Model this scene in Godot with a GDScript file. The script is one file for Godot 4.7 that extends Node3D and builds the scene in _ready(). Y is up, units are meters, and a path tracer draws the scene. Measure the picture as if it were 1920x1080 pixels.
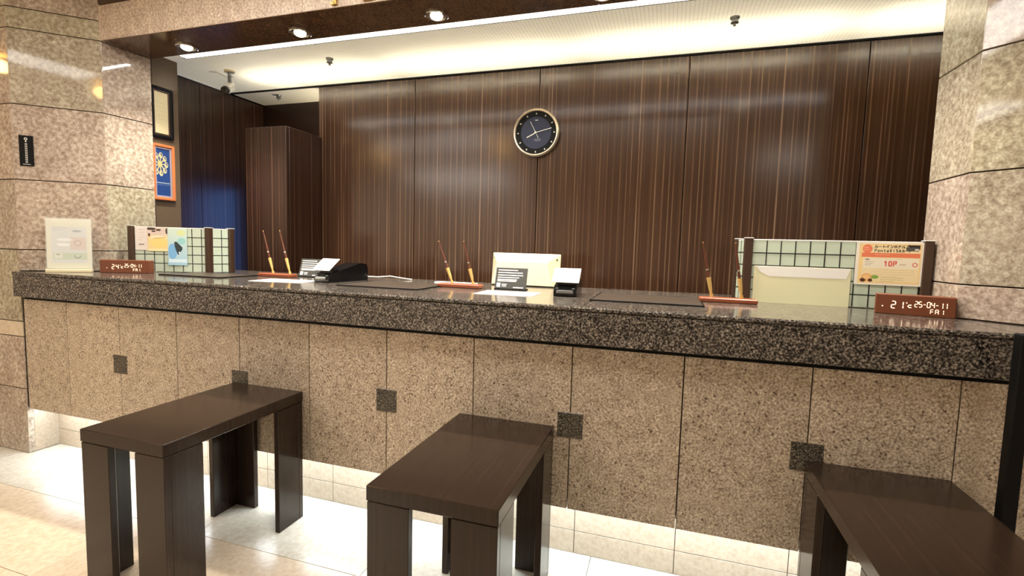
extends Node3D
# A hotel reception desk: stone counter, dark striped wood wall, three dark stools. x runs along the counter, y is up, z runs towards the viewer.

var M := {}          # materials
var used := {}

# ---------------------------------------------------------------- mesh helpers
func ST() -> SurfaceTool:
	var st := SurfaceTool.new()
	st.begin(Mesh.PRIMITIVE_TRIANGLES)
	return st

func face(st: SurfaceTool, p: Array, out: Vector3, uv: Array = []) -> void:
	# a flat convex polygon seen from the side that out points to
	var n: Vector3 = (p[2] - p[0]).cross(p[1] - p[0])
	if p.size() > 3 and n.length() < 1e-12:
		n = (p[3] - p[0]).cross(p[2] - p[0])
	n = n.normalized()
	var keep := n.dot(out) > 0.0
	if not keep:
		n = -n
	for i in range(1, p.size() - 1):
		var order := [0, i, i + 1] if keep else [0, i + 1, i]
		for k in order:
			st.set_normal(n)
			st.set_uv(uv[k] if uv.size() > k else Vector2(0.02, 0.02))
			st.add_vertex(p[k])

func cbox(st: SurfaceTool, c: Vector3, s: Vector3, b := 0.002, R := Basis()) -> void:
	# a box with chamfered edges
	var h := s / 2.0
	b = minf(b, minf(h.x, minf(h.y, h.z)) * 0.9)
	var pt := func(sg: Vector3, ax: int) -> Vector3:
		var v := Vector3(h.x - b, h.y - b, h.z - b)
		v[ax] = h[ax]
		return c + R * (v * sg)
	for ax in 3:
		var u := (ax + 1) % 3
		var w := (ax + 2) % 3
		for s0 in [-1.0, 1.0]:
			var ring := []
			for k in [[-1.0, -1.0], [1.0, -1.0], [1.0, 1.0], [-1.0, 1.0]]:
				var sg := Vector3()
				sg[ax] = s0
				sg[u] = k[0]
				sg[w] = k[1]
				ring.append(pt.call(sg, ax))
			var o := Vector3()
			o[ax] = s0
			face(st, ring, R * o)
		for su in [-1.0, 1.0]:      # the four edges that run along ax
			for sw in [-1.0, 1.0]:
				var q := []
				for k in [[-1.0, u], [-1.0, w], [1.0, w], [1.0, u]]:
					var sg := Vector3()
					sg[ax] = k[0]
					sg[u] = su
					sg[w] = sw
					q.append(pt.call(sg, int(k[1])))
				var o := Vector3()
				o[u] = su
				o[w] = sw
				face(st, q, R * o)
	for sx in [-1.0, 1.0]:
		for sy in [-1.0, 1.0]:
			for sz in [-1.0, 1.0]:
				var sg := Vector3(sx, sy, sz)
				face(st, [pt.call(sg, 0), pt.call(sg, 1), pt.call(sg, 2)], R * sg)

func lathe(st: SurfaceTool, prof: Array, xf := Transform3D(), n := 32) -> void:
	# a profile of (radius, height) turned round the y axis; doubled points make a crease
	for i in prof.size() - 1:
		var a: Vector2 = prof[i]
		var b: Vector2 = prof[i + 1]
		var d := b - a
		if d.length() < 1e-7:
			continue
		var nn := Vector2(d.y, -d.x).normalized()
		for k in n:
			var t0 := TAU * k / n
			var t1 := TAU * (k + 1) / n
			var q := []
			var nm := []
			for c in [[a, t0], [b, t0], [b, t1], [a, t1]]:
				var r: Vector2 = c[0]
				var t: float = c[1]
				q.append(xf * Vector3(r.x * cos(t), r.y, r.x * sin(t)))
				nm.append((xf.basis * Vector3(nn.x * cos(t), nn.y, nn.x * sin(t))).normalized())
			var order := [0, 1, 2, 0, 2, 3]
			var f: Vector3 = (q[2] - q[0]).cross(q[1] - q[0])
			if f.length() < 1e-14:
				f = (q[3] - q[0]).cross(q[2] - q[0])
			if f.dot(nm[0] + nm[2]) < 0.0:
				order = [0, 2, 1, 0, 3, 2]
			for o in order:
				st.set_normal(nm[o])
				st.set_uv(Vector2(0.5, 0.5))
				st.add_vertex(q[o])

func tube(st: SurfaceTool, pts: Array, rad: Array, n := 12) -> void:
	# a round bar through points, each with a radius, closed at both ends
	var rings := []
	var dirs := []
	for i in pts.size():
		var a: Vector3 = pts[maxi(i - 1, 0)]
		var b: Vector3 = pts[mini(i + 1, pts.size() - 1)]
		var d := (b - a).normalized()
		var u := d.cross(Vector3(0.31, 0.2, 0.93)).normalized()
		var w := d.cross(u)
		var ring := []
		var r: float = rad[mini(i, rad.size() - 1)]
		for k in n:
			var t := TAU * k / n
			ring.append([pts[i] + (u * cos(t) + w * sin(t)) * r, u * cos(t) + w * sin(t)])
		rings.append(ring)
		dirs.append(d)
	for i in pts.size() - 1:
		for k in n:
			var q := [rings[i][k], rings[i + 1][k], rings[i + 1][(k + 1) % n], rings[i][(k + 1) % n]]
			var order := [0, 1, 2, 0, 2, 3]
			var f: Vector3 = (q[2][0] - q[0][0]).cross(q[1][0] - q[0][0])
			if f.dot(q[0][1]) < 0.0:
				order = [0, 2, 1, 0, 3, 2]
			for o in order:
				st.set_normal(q[o][1])
				st.set_uv(Vector2(0.02, 0.02))
				st.add_vertex(q[o][0])
	for e in [0, pts.size() - 1]:
		var cap := []
		for k in n:
			cap.append(rings[e][k][0])
		face(st, cap, dirs[e] * (-1.0 if e == 0 else 1.0))

func prism(st: SurfaceTool, poly: Array, y0: float, y1: float) -> void:
	# an upright prism over a convex outline of (x, z)
	var mid := Vector2()
	for p in poly:
		mid += p / poly.size()
	for i in poly.size():
		var a: Vector2 = poly[i]
		var b: Vector2 = poly[(i + 1) % poly.size()]
		var m := (a + b) / 2.0 - mid
		var d := b - a
		var o := Vector3(d.y, 0, -d.x)
		if o.dot(Vector3(m.x, 0, m.y)) < 0.0:
			o = -o
		face(st, [Vector3(a.x, y0, a.y), Vector3(b.x, y0, b.y), Vector3(b.x, y1, b.y), Vector3(a.x, y1, a.y)], o)
	for y in [y0, y1]:
		var q := []
		for p in poly:
			q.append(Vector3(p.x, y, p.y))
		face(st, q, Vector3(0, 1 if y == y1 else -1, 0))

func card(w: float, h: float, t: float) -> ArrayMesh:
	# a thin upright card whose front (+z) carries a picture; its base is at y = 0
	var st := ST()
	var x := w / 2.0
	var z := t / 2.0
	var f := [Vector3(-x, h, z), Vector3(x, h, z), Vector3(x, 0, z), Vector3(-x, 0, z)]
	face(st, f, Vector3(0, 0, 1), [Vector2(0, 0), Vector2(1, 0), Vector2(1, 1), Vector2(0, 1)])
	var k := []
	for p in f:
		k.append(p - Vector3(0, 0, t))
	face(st, k, Vector3(0, 0, -1))
	for i in 4:
		var j := (i + 1) % 4
		face(st, [f[i], f[j], k[j], k[i]], f[i] + f[j] - Vector3(0, h, z))
	return st.commit()

# ---------------------------------------------------------------- node helpers
func numbered(called: String) -> String:
	used[called] = used.get(called, -1) + 1
	return called if used[called] == 0 else "%s_%03d" % [called, used[called]]

func thing(called: String, label: String, category: String, at := Vector3.ZERO, turn := 0.0, group := "") -> Node3D:
	var o := Node3D.new()
	o.name = numbered(called)
	add_child(o, true)
	o.position = at
	o.rotation.y = turn
	tag(o, label, category, group)
	return o

func tag(o: Node3D, label: String, category: String, group := "") -> void:
	o.set_meta("label", label)
	o.set_meta("category", category)
	if group:
		o.set_meta("group", group)

func obj(called: String, m: Variant, mat: Material, parent: Node3D = null, at := Vector3.ZERO, R := Basis()) -> MeshInstance3D:
	var o := MeshInstance3D.new()
	o.mesh = m.commit() if m is SurfaceTool else m
	o.material_override = mat
	if parent == null:
		o.name = numbered(called)
		add_child(o, true)
	else:
		o.name = called
		parent.add_child(o, true)
	o.transform = Transform3D(R, at)
	return o

func structure(called: String, label: String, category: String) -> Node3D:
	var o := thing(called, label, category)
	o.set_meta("kind", "structure")
	return o

func bx(called: String, c: Vector3, s: Vector3, mat: Material, parent: Node3D = null, b := 0.002, R := Basis()) -> MeshInstance3D:
	var st := ST()
	cbox(st, Vector3.ZERO, s, b)
	return obj(called, st, mat, parent, c, R)

func area(called: String, at: Vector3, towards: Vector3, size: Vector2, energy: float, color: Color) -> void:
	var l := AreaLight3D.new()
	l.name = numbered(called)
	l.area_size = size
	l.light_energy = energy
	l.light_color = color
	l.shadow_enabled = true
	l.area_range = 12.0
	add_child(l, true)
	l.position = at
	var up := Vector3.UP if absf(towards.y) < 0.9 else Vector3(0, 0, -1)
	l.basis = Basis.looking_at(towards, up)

# ---------------------------------------------------------------- textures
func lerp_ramp(stops: Array, t: float) -> Color:
	for i in range(1, stops.size()):
		if t <= stops[i][0]:
			var f: float = (t - stops[i - 1][0]) / maxf(stops[i][0] - stops[i - 1][0], 1e-6)
			return stops[i - 1][1].lerp(stops[i][1], clampf(f, 0.0, 1.0))
	return stops[-1][1]

func noise_bytes(kind: int, freq: float, sd: int, w: int, h: int, oct := 1, warp := 0.0) -> PackedByteArray:
	var n := FastNoiseLite.new()
	n.seed = sd
	n.noise_type = kind
	n.frequency = freq
	n.fractal_type = FastNoiseLite.FRACTAL_NONE if oct == 1 else FastNoiseLite.FRACTAL_FBM
	n.fractal_octaves = oct
	if kind == FastNoiseLite.TYPE_CELLULAR:
		n.cellular_return_type = FastNoiseLite.RETURN_CELL_VALUE
		n.cellular_jitter = 1.0
	if warp > 0.0:
		n.domain_warp_enabled = true
		n.domain_warp_amplitude = warp
		n.domain_warp_frequency = freq * 1.3
		n.domain_warp_fractal_type = FastNoiseLite.DOMAIN_WARP_FRACTAL_NONE
	var im := n.get_seamless_image(w, h, false, false, 0.12, true)
	im.convert(Image.FORMAT_L8)
	return im.get_data()

func lut(stops: Array) -> PackedByteArray:
	var a := PackedByteArray()
	for i in 256:
		var c := lerp_ramp(stops, i / 255.0)
		a.append_array([int(c.r * 255), int(c.g * 255), int(c.b * 255)])
	return a

func speckle(size: int, sd: int, freq: float, warp: float, ramp: Array, spots: float, cloud: float, gain: float) -> ImageTexture:
	# crystals of stone: wormy blotches with a few dark grains strewn in, and clouds of tone laid over it
	var a := noise_bytes(FastNoiseLite.TYPE_SIMPLEX_SMOOTH, freq, sd, size, size, 1, warp)
	var b := noise_bytes(FastNoiseLite.TYPE_CELLULAR, freq * 1.7, sd + 1, size, size, 1, warp)
	var c := noise_bytes(FastNoiseLite.TYPE_SIMPLEX_SMOOTH, freq * 0.16, sd + 2, size, size, 3)
	var f := noise_bytes(FastNoiseLite.TYPE_SIMPLEX, freq * 2.3, sd + 3, size, size, 1, warp * 0.4)
	var L := lut(ramp)
	var out := PackedByteArray()
	out.resize(size * size * 3)
	var dark := int(spots * 255.0)
	for i in size * size:
		var v := 128 + int(((a[i] - 128) * 0.62 + (f[i] - 128) * 0.38 + (b[i] - 128) * 0.3) * gain + (c[i] - 128) * cloud)
		if b[i] < dark:
			v -= 110
		v = clampi(v, 0, 255)
		out[i * 3] = L[v * 3]
		out[i * 3 + 1] = L[v * 3 + 1]
		out[i * 3 + 2] = L[v * 3 + 2]
	return ImageTexture.create_from_image(Image.create_from_data(size, size, false, Image.FORMAT_RGB8, out))

func stripes(w: int, h: int, sd: int, ramp: Array, wobble: float, lines: Array) -> ImageTexture:
	# straight-grained veneer: thin vertical stripes that fade in and out along their length
	var rng := RandomNumberGenerator.new()
	rng.seed = sd
	var col := PackedFloat32Array()
	col.resize(w)
	var x := 0
	while x < w:      # faint bands
		var wd := rng.randi_range(3, 10)
		var v := rng.randf_range(0.05, 0.32)
		for k in wd:
			if x + k < w:
				col[x + k] = v
		x += wd
	x = rng.randi_range(2, 10)
	while x < w:      # the clear light lines
		var wd := rng.randi_range(3, 7)
		var v := rng.randf_range(0.45, 0.85)
		for k in wd:
			if x + k < w:
				col[x + k] = v
		x += rng.randi_range(lines[0], lines[1])
	var soft := PackedFloat32Array()
	soft.resize(w)
	for i in w:
		soft[i] = (col[(i + w - 1) % w] + 2.0 * col[i] + col[(i + 1) % w]) / 4.0
	var n := FastNoiseLite.new()
	n.seed = sd
	n.frequency = 0.02
	var L := lut(ramp)
	var out := PackedByteArray()
	out.resize(w * h * 3)
	for y in h:
		for i in w:
			var f := 0.75 + 0.5 * n.get_noise_2d(i * 3.0, sin(TAU * y / h) * 30.0)
			var v := clampi(int(255.0 * (soft[i] * f + wobble * n.get_noise_2d(i * 9.0, cos(TAU * y / h) * 160.0))), 0, 255)
			var k := (y * w + i) * 3
			out[k] = L[v * 3]
			out[k + 1] = L[v * 3 + 1]
			out[k + 2] = L[v * 3 + 2]
	return ImageTexture.create_from_image(Image.create_from_data(w, h, false, Image.FORMAT_RGB8, out))

func rgb(r: int, g: int, b: int) -> Color:
	return Color(r / 255.0, g / 255.0, b / 255.0)

func plain(c: Color, rough: float, metal := 0.0, spec := 0.5) -> StandardMaterial3D:
	var m := StandardMaterial3D.new()
	m.albedo_color = c
	m.roughness = rough
	m.metallic = metal
	m.metallic_specular = spec
	return m

func stone(tex: Texture2D, tint: Color, rough: float, metres: float, off := Vector3.ZERO) -> StandardMaterial3D:
	var m := plain(tint, rough)
	m.albedo_texture = tex
	m.uv1_triplanar = true
	m.uv1_triplanar_sharpness = 12.0
	m.uv1_scale = Vector3.ONE / metres
	m.uv1_offset = off
	return m

func glow(c: Color, e: float) -> StandardMaterial3D:
	var m := plain(c, 0.5)
	m.emission_enabled = true
	m.emission = c
	m.emission_energy_multiplier = e
	return m

func materials() -> void:
	var pink := speckle(768, 11, 0.1, 5.0, [[0.0, rgb(84, 68, 54)], [0.2, rgb(132, 114, 96)], [0.4, rgb(164, 146, 125)], [0.58, rgb(186, 170, 148)], [0.8, rgb(212, 199, 177)], [1.0, rgb(228, 217, 197)]], 0.014, 0.25, 0.9)
	var mottled := speckle(768, 51, 0.045, 12.0, [[0.0, rgb(132, 116, 100)], [0.2, rgb(154, 138, 121)], [0.45, rgb(176, 161, 143)], [0.65, rgb(192, 179, 161)], [0.85, rgb(208, 197, 178)], [1.0, rgb(222, 212, 194)]], 0.0, 0.3, 0.85)
	var dark := speckle(768, 23, 0.1, 6.0, [[0.0, rgb(20, 17, 15)], [0.28, rgb(36, 31, 27)], [0.45, rgb(74, 67, 59)], [0.62, rgb(112, 103, 91)], [0.8, rgb(142, 131, 115)], [1.0, rgb(180, 168, 148)]], 0.05, 0.2, 1.15)
	var pale := speckle(512, 37, 0.05, 8.0, [[0.0, rgb(198, 184, 164)], [0.5, rgb(214, 203, 186)], [1.0, rgb(226, 217, 202)]], 0.0, 0.4, 0.8)
	var wood := stripes(1024, 96, 5, [[0.0, rgb(58, 38, 26)], [0.3, rgb(74, 51, 36)], [0.6, rgb(112, 87, 66)], [1.0, rgb(148, 122, 98)]], 0.03, [14, 36])
	var grain := stripes(512, 96, 9, [[0.0, rgb(38, 27, 20)], [0.5, rgb(47, 34, 25)], [1.0, rgb(56, 41, 30)]], 0.2, [20, 60])
	M.pink = []
	for k in 5:
		var t := [1.0, 0.97, 1.03, 0.94, 1.0]
		M.pink.append(stone(pink, Color(1, 1, 1) * t[k], 0.42, 0.82, Vector3(0.37 * k, 0.23 * k, 0.61 * k)))
	M.wall = []
	for k in 5:
		var t := [Color(0.96, 0.95, 0.95), Color(0.93, 0.94, 0.92), Color(0.99, 0.97, 0.97), Color(0.94, 0.96, 0.92), Color(0.97, 0.95, 0.96)]
		M.wall.append(stone(mottled, t[k], 0.06, 1.0, Vector3(0.31 * k + 0.1, 0.47 * k, 0.13 * k)))
	M.fascia = stone(mottled, Color(1.06, 1.04, 1.04), 0.4, 0.6)
	M.slab = stone(dark, Color(0.96, 0.97, 1.0), 0.13, 0.82)
	M.inlay = stone(dark, Color(0.85, 0.86, 0.84), 0.3, 0.6, Vector3(0.2, 0.5, 0.1))
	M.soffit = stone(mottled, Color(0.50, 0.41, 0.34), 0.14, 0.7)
	M.floor = []
	for k in 4:
		M.floor.append(stone(pale, [Color(1, 0.965, 0.92), Color(0.98, 0.95, 0.9), Color(1, 0.97, 0.93), Color(0.98, 0.94, 0.89)][k], 0.24, 0.9, Vector3(0.41 * k, 0, 0.29 * k)))
	M.floor_white = stone(pale, Color(0.97, 0.99, 1.0), 0.24, 0.9, Vector3(0.3, 0, 0.5))
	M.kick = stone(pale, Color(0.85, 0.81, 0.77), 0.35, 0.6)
	M.wood = stone(wood, Color.WHITE, 0.17, 1.0)
	M.wood.metallic_specular = 0.55
	M.wood.uv1_scale = Vector3(1 / 1.35, 1 / 2.4, 1 / 1.35)
	M.wood2 = M.wood.duplicate()
	M.wood2.uv1_offset = Vector3(0.43, 0.2, 0.37)
	M.wood_shaded = M.wood.duplicate()
	M.wood_shaded.roughness = 0.28
	M.wood_shaded.albedo_color = Color(0.74, 0.68, 0.68)  # same striped wood, tinted darker to stand in for the weaker light there
	M.stool = stone(grain, Color.WHITE, 0.2, 0.5)
	M.stool.metallic_specular = 0.42
	M.stool.uv1_scale = Vector3(1 / 0.45, 1 / 1.5, 1 / 0.45)
	M.stool_leg = M.stool
	M.mortar = plain(rgb(70, 52, 40), 0.9)
	M.black = plain(rgb(9, 9, 9), 0.5, 0.0, 0.3)
	M.black_gloss = plain(rgb(12, 13, 15), 0.18)
	M.plaster = plain(rgb(228, 222, 208), 0.75)
	M.box_white = plain(rgb(242, 241, 238), 0.7)
	M.lobby_wall = plain(rgb(206, 196, 182), 0.6)
	M.grey_wall = plain(rgb(98, 82, 64), 0.28)
	M.dark_wood = plain(rgb(52, 34, 25), 0.3)
	M.post_wood = plain(rgb(66, 46, 32), 0.4)
	M.brass = plain(rgb(206, 168, 96), 0.25, 1.0)
	M.gold = plain(rgb(224, 190, 118), 0.38, 0.6)
	M.chrome = plain(rgb(214, 212, 206), 0.2, 1.0)
	M.steel = plain(rgb(150, 152, 152), 0.35, 0.8)
	M.cream = plain(rgb(234, 222, 184), 0.4)
	M.white = plain(rgb(236, 234, 226), 0.5)
	M.paper = plain(rgb(240, 236, 226), 0.7)
	M.red_wood = plain(rgb(142, 74, 44), 0.38)
	M.led_wood = plain(rgb(114, 60, 32), 0.45)
	M.pen_wood = plain(rgb(92, 48, 30), 0.3)
	M.plaque = plain(rgb(62, 62, 58), 0.45)
	M.mat = plain(rgb(62, 51, 40), 0.42)
	M.led = glow(rgb(255, 226, 190), 1.8)
	M.grid = plain(rgb(26, 32, 26), 0.5)
	M.frost = plain(rgb(212, 224, 204), 0.18)
	M.frost.backlight_enabled = true
	M.frost.backlight = rgb(140, 160, 140)
	M.clear = plain(Color(0.95, 0.98, 0.96, 0.12), 0.04)
	M.clear.transparency = BaseMaterial3D.TRANSPARENCY_ALPHA

# ---------------------------------------------------------------- small pictures
func line(im: Image, a: Vector2, b: Vector2, w: int, c: Color) -> void:
	var n := int(maxf(absf(b.x - a.x), absf(b.y - a.y))) + 1
	for i in n + 1:
		var p := a.lerp(b, float(i) / n)
		im.fill_rect(Rect2i(int(p.x) - w / 2, int(p.y) - w / 2, maxi(w, 1), maxi(w, 1)), c)

func disc(im: Image, c: Vector2, rx: float, ry: float, col: Color) -> void:
	for y in range(int(c.y - ry), int(c.y + ry) + 1):
		var k := 1.0 - pow((y - c.y) / ry, 2)
		if k > 0.0:
			var hw := rx * sqrt(k)
			im.fill_rect(Rect2i(int(c.x - hw), y, maxi(int(2 * hw), 1), 1), col)

const GLYPH := {
	"ル": "2,1 2,6 0,10;6,0 6,10 10,6", "ー": "0,5 10,5", "ト": "3,0 3,10;3,4 9,7", "イ": "9,0 0,6;5,3 5,10", "ン": "1,1 4,3;1,10 6,8 10,2",
	"ホ": "0,3 10,3;5,0 5,10;2,5 0,9;8,5 10,9", "テ": "2,1 8,1;0,4 10,4;5,4 4,8 2,10", "ズ": "1,1 8,1 5,6 0,10;5,6 9,10;8,-1 9,0;10,-2 11,0", "カ": "0,3 9,3 8,10 6,9;5,0 4,5 0,10",
	"ド": "3,0 3,10;3,4 9,7;7,0 8,2;9,-1 10,1", "P": "1,10 1,0 7,0 8,2 7,5 1,5", "o": "2,4 7,4 8,7 7,10 2,10 1,7 2,4", "n": "1,10 1,4;1,5 5,4 7,5 7,10", "t": "4,1 4,9 7,10;1,4 7,4",
	"a": "2,4 6,4 7,5 7,10;7,7 2,7 1,9 3,10 7,9", "V": "0,0 4,10 8,0", "I": "4,0 4,10", "S": "8,1 2,0 1,3 8,6 7,10 1,9", "A": "0,10 4,0 8,10;2,7 6,7", "1": "2,2 5,0 5,10", "0": "2,0 7,0 8,5 7,10 2,10 1,5 2,0",
}

func write(im: Image, text: String, at: Vector2, sz: Vector2, step: float, w: int, c: Color) -> void:
	for i in text.length():
		if not GLYPH.has(text[i]):
			continue
		for stroke in GLYPH[text[i]].split(";"):
			var pts: PackedStringArray = stroke.split(" ")
			for k in pts.size() - 1:
				var a: PackedStringArray = pts[k].split(",")
				var b: PackedStringArray = pts[k + 1].split(",")
				line(im, at + Vector2(i * step + float(a[0]) * sz.x / 10, float(a[1]) * sz.y / 10), at + Vector2(i * step + float(b[0]) * sz.x / 10, float(b[1]) * sz.y / 10), w, c)

func scribble(im: Image, at: Vector2, wd: float, rows: int, step: float, c: Color, sd: int, h := 3) -> void:
	# rows of print too small to read
	var rng := RandomNumberGenerator.new()
	rng.seed = sd
	for r in rows:
		var x := at.x
		while x < at.x + wd * (1.0 if r < rows - 1 else 0.6):
			var k := rng.randi_range(3, 7)
			im.fill_rect(Rect2i(int(x), int(at.y + r * step), k, rng.randi_range(maxi(h - 1, 1), h)), c)
			x += k + rng.randi_range(1, 3)

func printed(im: Image, rough := 0.3) -> StandardMaterial3D:
	var m := plain(Color.WHITE, rough)
	m.albedo_texture = ImageTexture.create_from_image(im)
	m.texture_repeat = false
	return m

# ---------------------------------------------------------------- build
const CTOP := 1.084      # top of the counter
const FACE := -1.857     # front of the counter's stone
const SOFFIT := 2.44
const CEIL := 2.75       # lobby ceiling
const BACK := -3.29      # face of the striped wood wall
const OFFICE := 2.5      # ceiling behind the counter

func _ready() -> void:
	camera_and_light()
	materials()
	room()
	counter()
	office()
	stools()
	on_counter()
	small_things()

func camera_and_light() -> void:
	var cam := Camera3D.new()
	cam.name = "camera"
	cam.fov = rad_to_deg(2.0 * atan(540.0 / 925.89))
	cam.near = 0.02
	cam.far = 60.0
	add_child(cam)
	cam.position = Vector3(0, 1.3, 0)
	cam.basis = Basis.from_euler(Vector3(deg_to_rad(-4.76876), deg_to_rad(17.4335), deg_to_rad(1.5496)))
	cam.current = true
	var e := Environment.new()
	e.background_mode = Environment.BG_COLOR
	e.background_color = Color.BLACK
	e.tonemap_mode = Environment.TONE_MAPPER_LINEAR
	e.tonemap_exposure = 1.0
	e.sdfgi_enabled = true
	e.ssao_enabled = true
	e.ssil_enabled = true
	var we := WorldEnvironment.new()
	we.name = "environment"
	we.environment = e
	add_child(we)
	var warm := Color(1.0, 0.985, 0.965)
	var white := Color(1.0, 0.99, 0.97)
	# lobby ceiling panels (their fittings are built in room())
	for p in LOBBY_LIGHTS:
		area("lobby_light", Vector3(p[0], CEIL - 0.035, p[1]), Vector3.DOWN, Vector2(p[2], p[3]), p[4], warm)
	# strip under the counter, strip behind the soffit, tubes above the luminous ceiling
	area("counter_strip_light", Vector3(-1.12, 0.286, -1.905), Vector3.DOWN, Vector2(4.8, 0.025), 2.3, Color(0.9, 0.96, 1.0))
	area("soffit_strip_light", Vector3(-0.84, 2.4375, -2.439), Vector3.DOWN, Vector2(4.3, 0.03), 1.4, white)
	for q in TUBES:
		area("tube_light", Vector3(q[0], OFFICE + 0.05, -3.05), Vector3.DOWN, Vector2(q[1], 0.03), 6.0 * q[1], white)

# centre and length of each tube above the luminous ceiling
const TUBES := [[-2.49, 1.02], [-1.25, 1.12], [0.12, 1.28], [1.27, 0.6]]
# x, z, width, depth, energy
const LOBBY_LIGHTS := [[-3.25, -0.22, 1.7, 0.36, 1.5, "long narrow light panel in the lobby ceiling near the left column"], [-1.15, -1.3, 3.2, 0.4, 5.6, "long light panel in the lobby ceiling above the stools"], [2.0, 1.8, 1.6, 1.7, 2.5, "light panel in the lobby ceiling toward the right side"], [-4.3, 3.3, 2.2, 1.8, 11.0, "large light panel in the lobby ceiling near the rear wall"]]

func panel_run(parent: Node3D, a: Vector2, b: Vector2, courses: Array, mats: Array, sd: int, tight := false) -> void:
	# stone slabs 3 cm thick on a wall that runs from a to b (x, z), its front on the left hand of that walk seen from above
	var d := (b - a)
	var len := d.length()
	var ang := atan2(-d.y, d.x)
	var R := Basis(Vector3.UP, ang)
	for i in courses.size() - 1:
		var y0: float = courses[i]
		var y1: float = courses[i + 1]
		var st := ST()
		cbox(st, Vector3.ZERO, Vector3(len - 0.0012, y1 - y0 - 0.005, 0.03), 0.0012)
		var m := (a + b) / 2.0
		var n := R * Vector3(0, 0, 1)
		obj("stone_panel", st, mats[(i * 2 + sd) % mats.size()], parent, Vector3(m.x, (y0 + y1) / 2, m.y) - n * 0.015, R)

func room() -> void:
	# floor: tiles up to where the photograph shows them, one slab beyond
	var fl := structure("floor", "polished pale beige stone floor of the lobby", "floor")
	bx("screed", Vector3(-1, -0.06, 1.0), Vector3(10.4, 0.08, 7.4), M.mortar, fl)
	var z := -2.04
	var edges := [-2.04, -1.575, -1.155, -0.735, -0.315, 0.105, 0.525, 0.945]
	for r in edges.size() - 1:
		for c in range(-3, 6):
			var x0 := -1.089 + 0.84 * (c - 2)
			bx("floor_tile", Vector3(x0 + 0.42, -0.01, (edges[r] + edges[r + 1]) / 2.0), Vector3(0.838, 0.02, edges[r + 1] - edges[r] - 0.002), M.floor_white if r == 0 else M.floor[(r * 3 + c * 2 + 9) % 4], fl, 0.0008)
	bx("floor_slab", Vector3(-1, -0.01, 2.823), Vector3(10.2, 0.02, 3.754), M.floor[0], fl)
	bx("floor_slab", Vector3(-5.7, -0.01, -0.547), Vector3(0.77, 0.02, 2.98), M.floor[1], fl)
	bx("floor_slab", Vector3(3.06, -0.01, -0.547), Vector3(2.0, 0.02, 2.98), M.floor[1], fl)
	# lobby ceiling and far walls (behind the camera)
	var ce := structure("ceiling", "plain cream ceiling of the lobby", "ceiling")
	bx("ceiling_board", Vector3(-1, CEIL + 0.05, 1.42), Vector3(10.4, 0.1, 7.2), M.plaster, ce)
	var wr := structure("wall_rear", "plain beige lobby wall facing the counter", "wall")
	bx("wall_face", Vector3(-1, CEIL / 2, 4.8), Vector3(10.4, CEIL, 0.2), M.lobby_wall, wr)
	var w1 := structure("wall_lobby_left", "plain beige lobby side wall beyond the left column", "wall")
	bx("wall_face", Vector3(-6.1, CEIL / 2, 1.35), Vector3(0.2, CEIL, 6.7), M.lobby_wall, w1)
	var w2 := structure("wall_lobby_right", "plain beige lobby side wall beyond the right column", "wall")
	bx("wall_face", Vector3(4.1, CEIL / 2, 1.35), Vector3(0.2, CEIL, 6.7), M.lobby_wall, w2)
	# left column: front, chamfer and side
	var cl := structure("wall_left", "pinkish beige polished granite column at the left end of the counter", "wall")
	var st := ST()
	prism(st, [Vector2(-6.0, -1.888), Vector2(-3.575, -1.888), Vector2(-3.276, -2.152), Vector2(-3.266, -2.45), Vector2(-6.0, -2.45)], CTOP + 0.001, CEIL)
	prism(st, [Vector2(-6.0, -1.888), Vector2(-3.591, -1.888), Vector2(-3.591, -2.45), Vector2(-6.0, -2.45)], 0, CTOP + 0.001)
	obj("backing", st, M.mortar, cl)
	var courses := [0.0, 0.39, 0.79, 1.208, 1.607, 2.027, 2.44, 2.553, 2.749]
	var upper := [CTOP + 0.001] + courses.slice(3)
	panel_run(cl, Vector2(-5.99, FACE), Vector2(-3.56, FACE), [0.0, 0.39, 0.70], M.wall, 0)
	panel_run(cl, Vector2(-5.99, FACE), Vector2(-3.56, FACE), [0.70, 0.79], M.floor, 1)
	panel_run(cl, Vector2(-5.99, FACE), Vector2(-3.56, FACE), courses.slice(2), M.wall, 3)
	panel_run(cl, Vector2(-3.56, FACE), Vector2(-3.245, -2.135), upper, M.wall, 0)
	panel_run(cl, Vector2(-3.245, -2.135), Vector2(-3.235, -2.42), upper, M.wall, 1)
	# the column's foot beside the recess under the counter
	bx("stone_panel", Vector3(-3.575, 0.14, -1.95), Vector3(0.03, 0.275, 0.126), M.kick, cl)
	# right column, mirrored
	var cr := structure("wall_right", "pinkish beige polished granite column at the right end of the counter", "wall")
	st = ST()
	prism(st, [Vector2(4.0, -1.888), Vector2(1.375, -1.888), Vector2(1.042, -2.205), Vector2(1.042, -2.49), Vector2(4.0, -2.49)], CTOP + 0.001, CEIL)
	prism(st, [Vector2(4.0, -1.888), Vector2(1.375, -1.888), Vector2(1.375, -2.49), Vector2(4.0, -2.49)], 0, CTOP + 0.001)
	obj("backing", st, M.mortar, cr)
	panel_run(cr, Vector2(1.36, FACE), Vector2(3.99, FACE), courses, M.wall, 2)
	panel_run(cr, Vector2(1.01, -2.195), Vector2(1.36, FACE), upper, M.wall, 4)
	panel_run(cr, Vector2(1.01, -2.49), Vector2(1.01, -2.195), upper, M.wall, 2)
	# fascia above the counter with its dark soffit
	var fa := structure("trim_1", "beige granite fascia beam above the counter opening", "beam")
	for k in 6:
		bx("stone_panel", Vector3(-2.89 + 0.723 * k, (SOFFIT + 2.64) / 2, -2.145), Vector3(0.7215, 0.197, 0.03), M.fascia, fa, 0.001)
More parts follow.
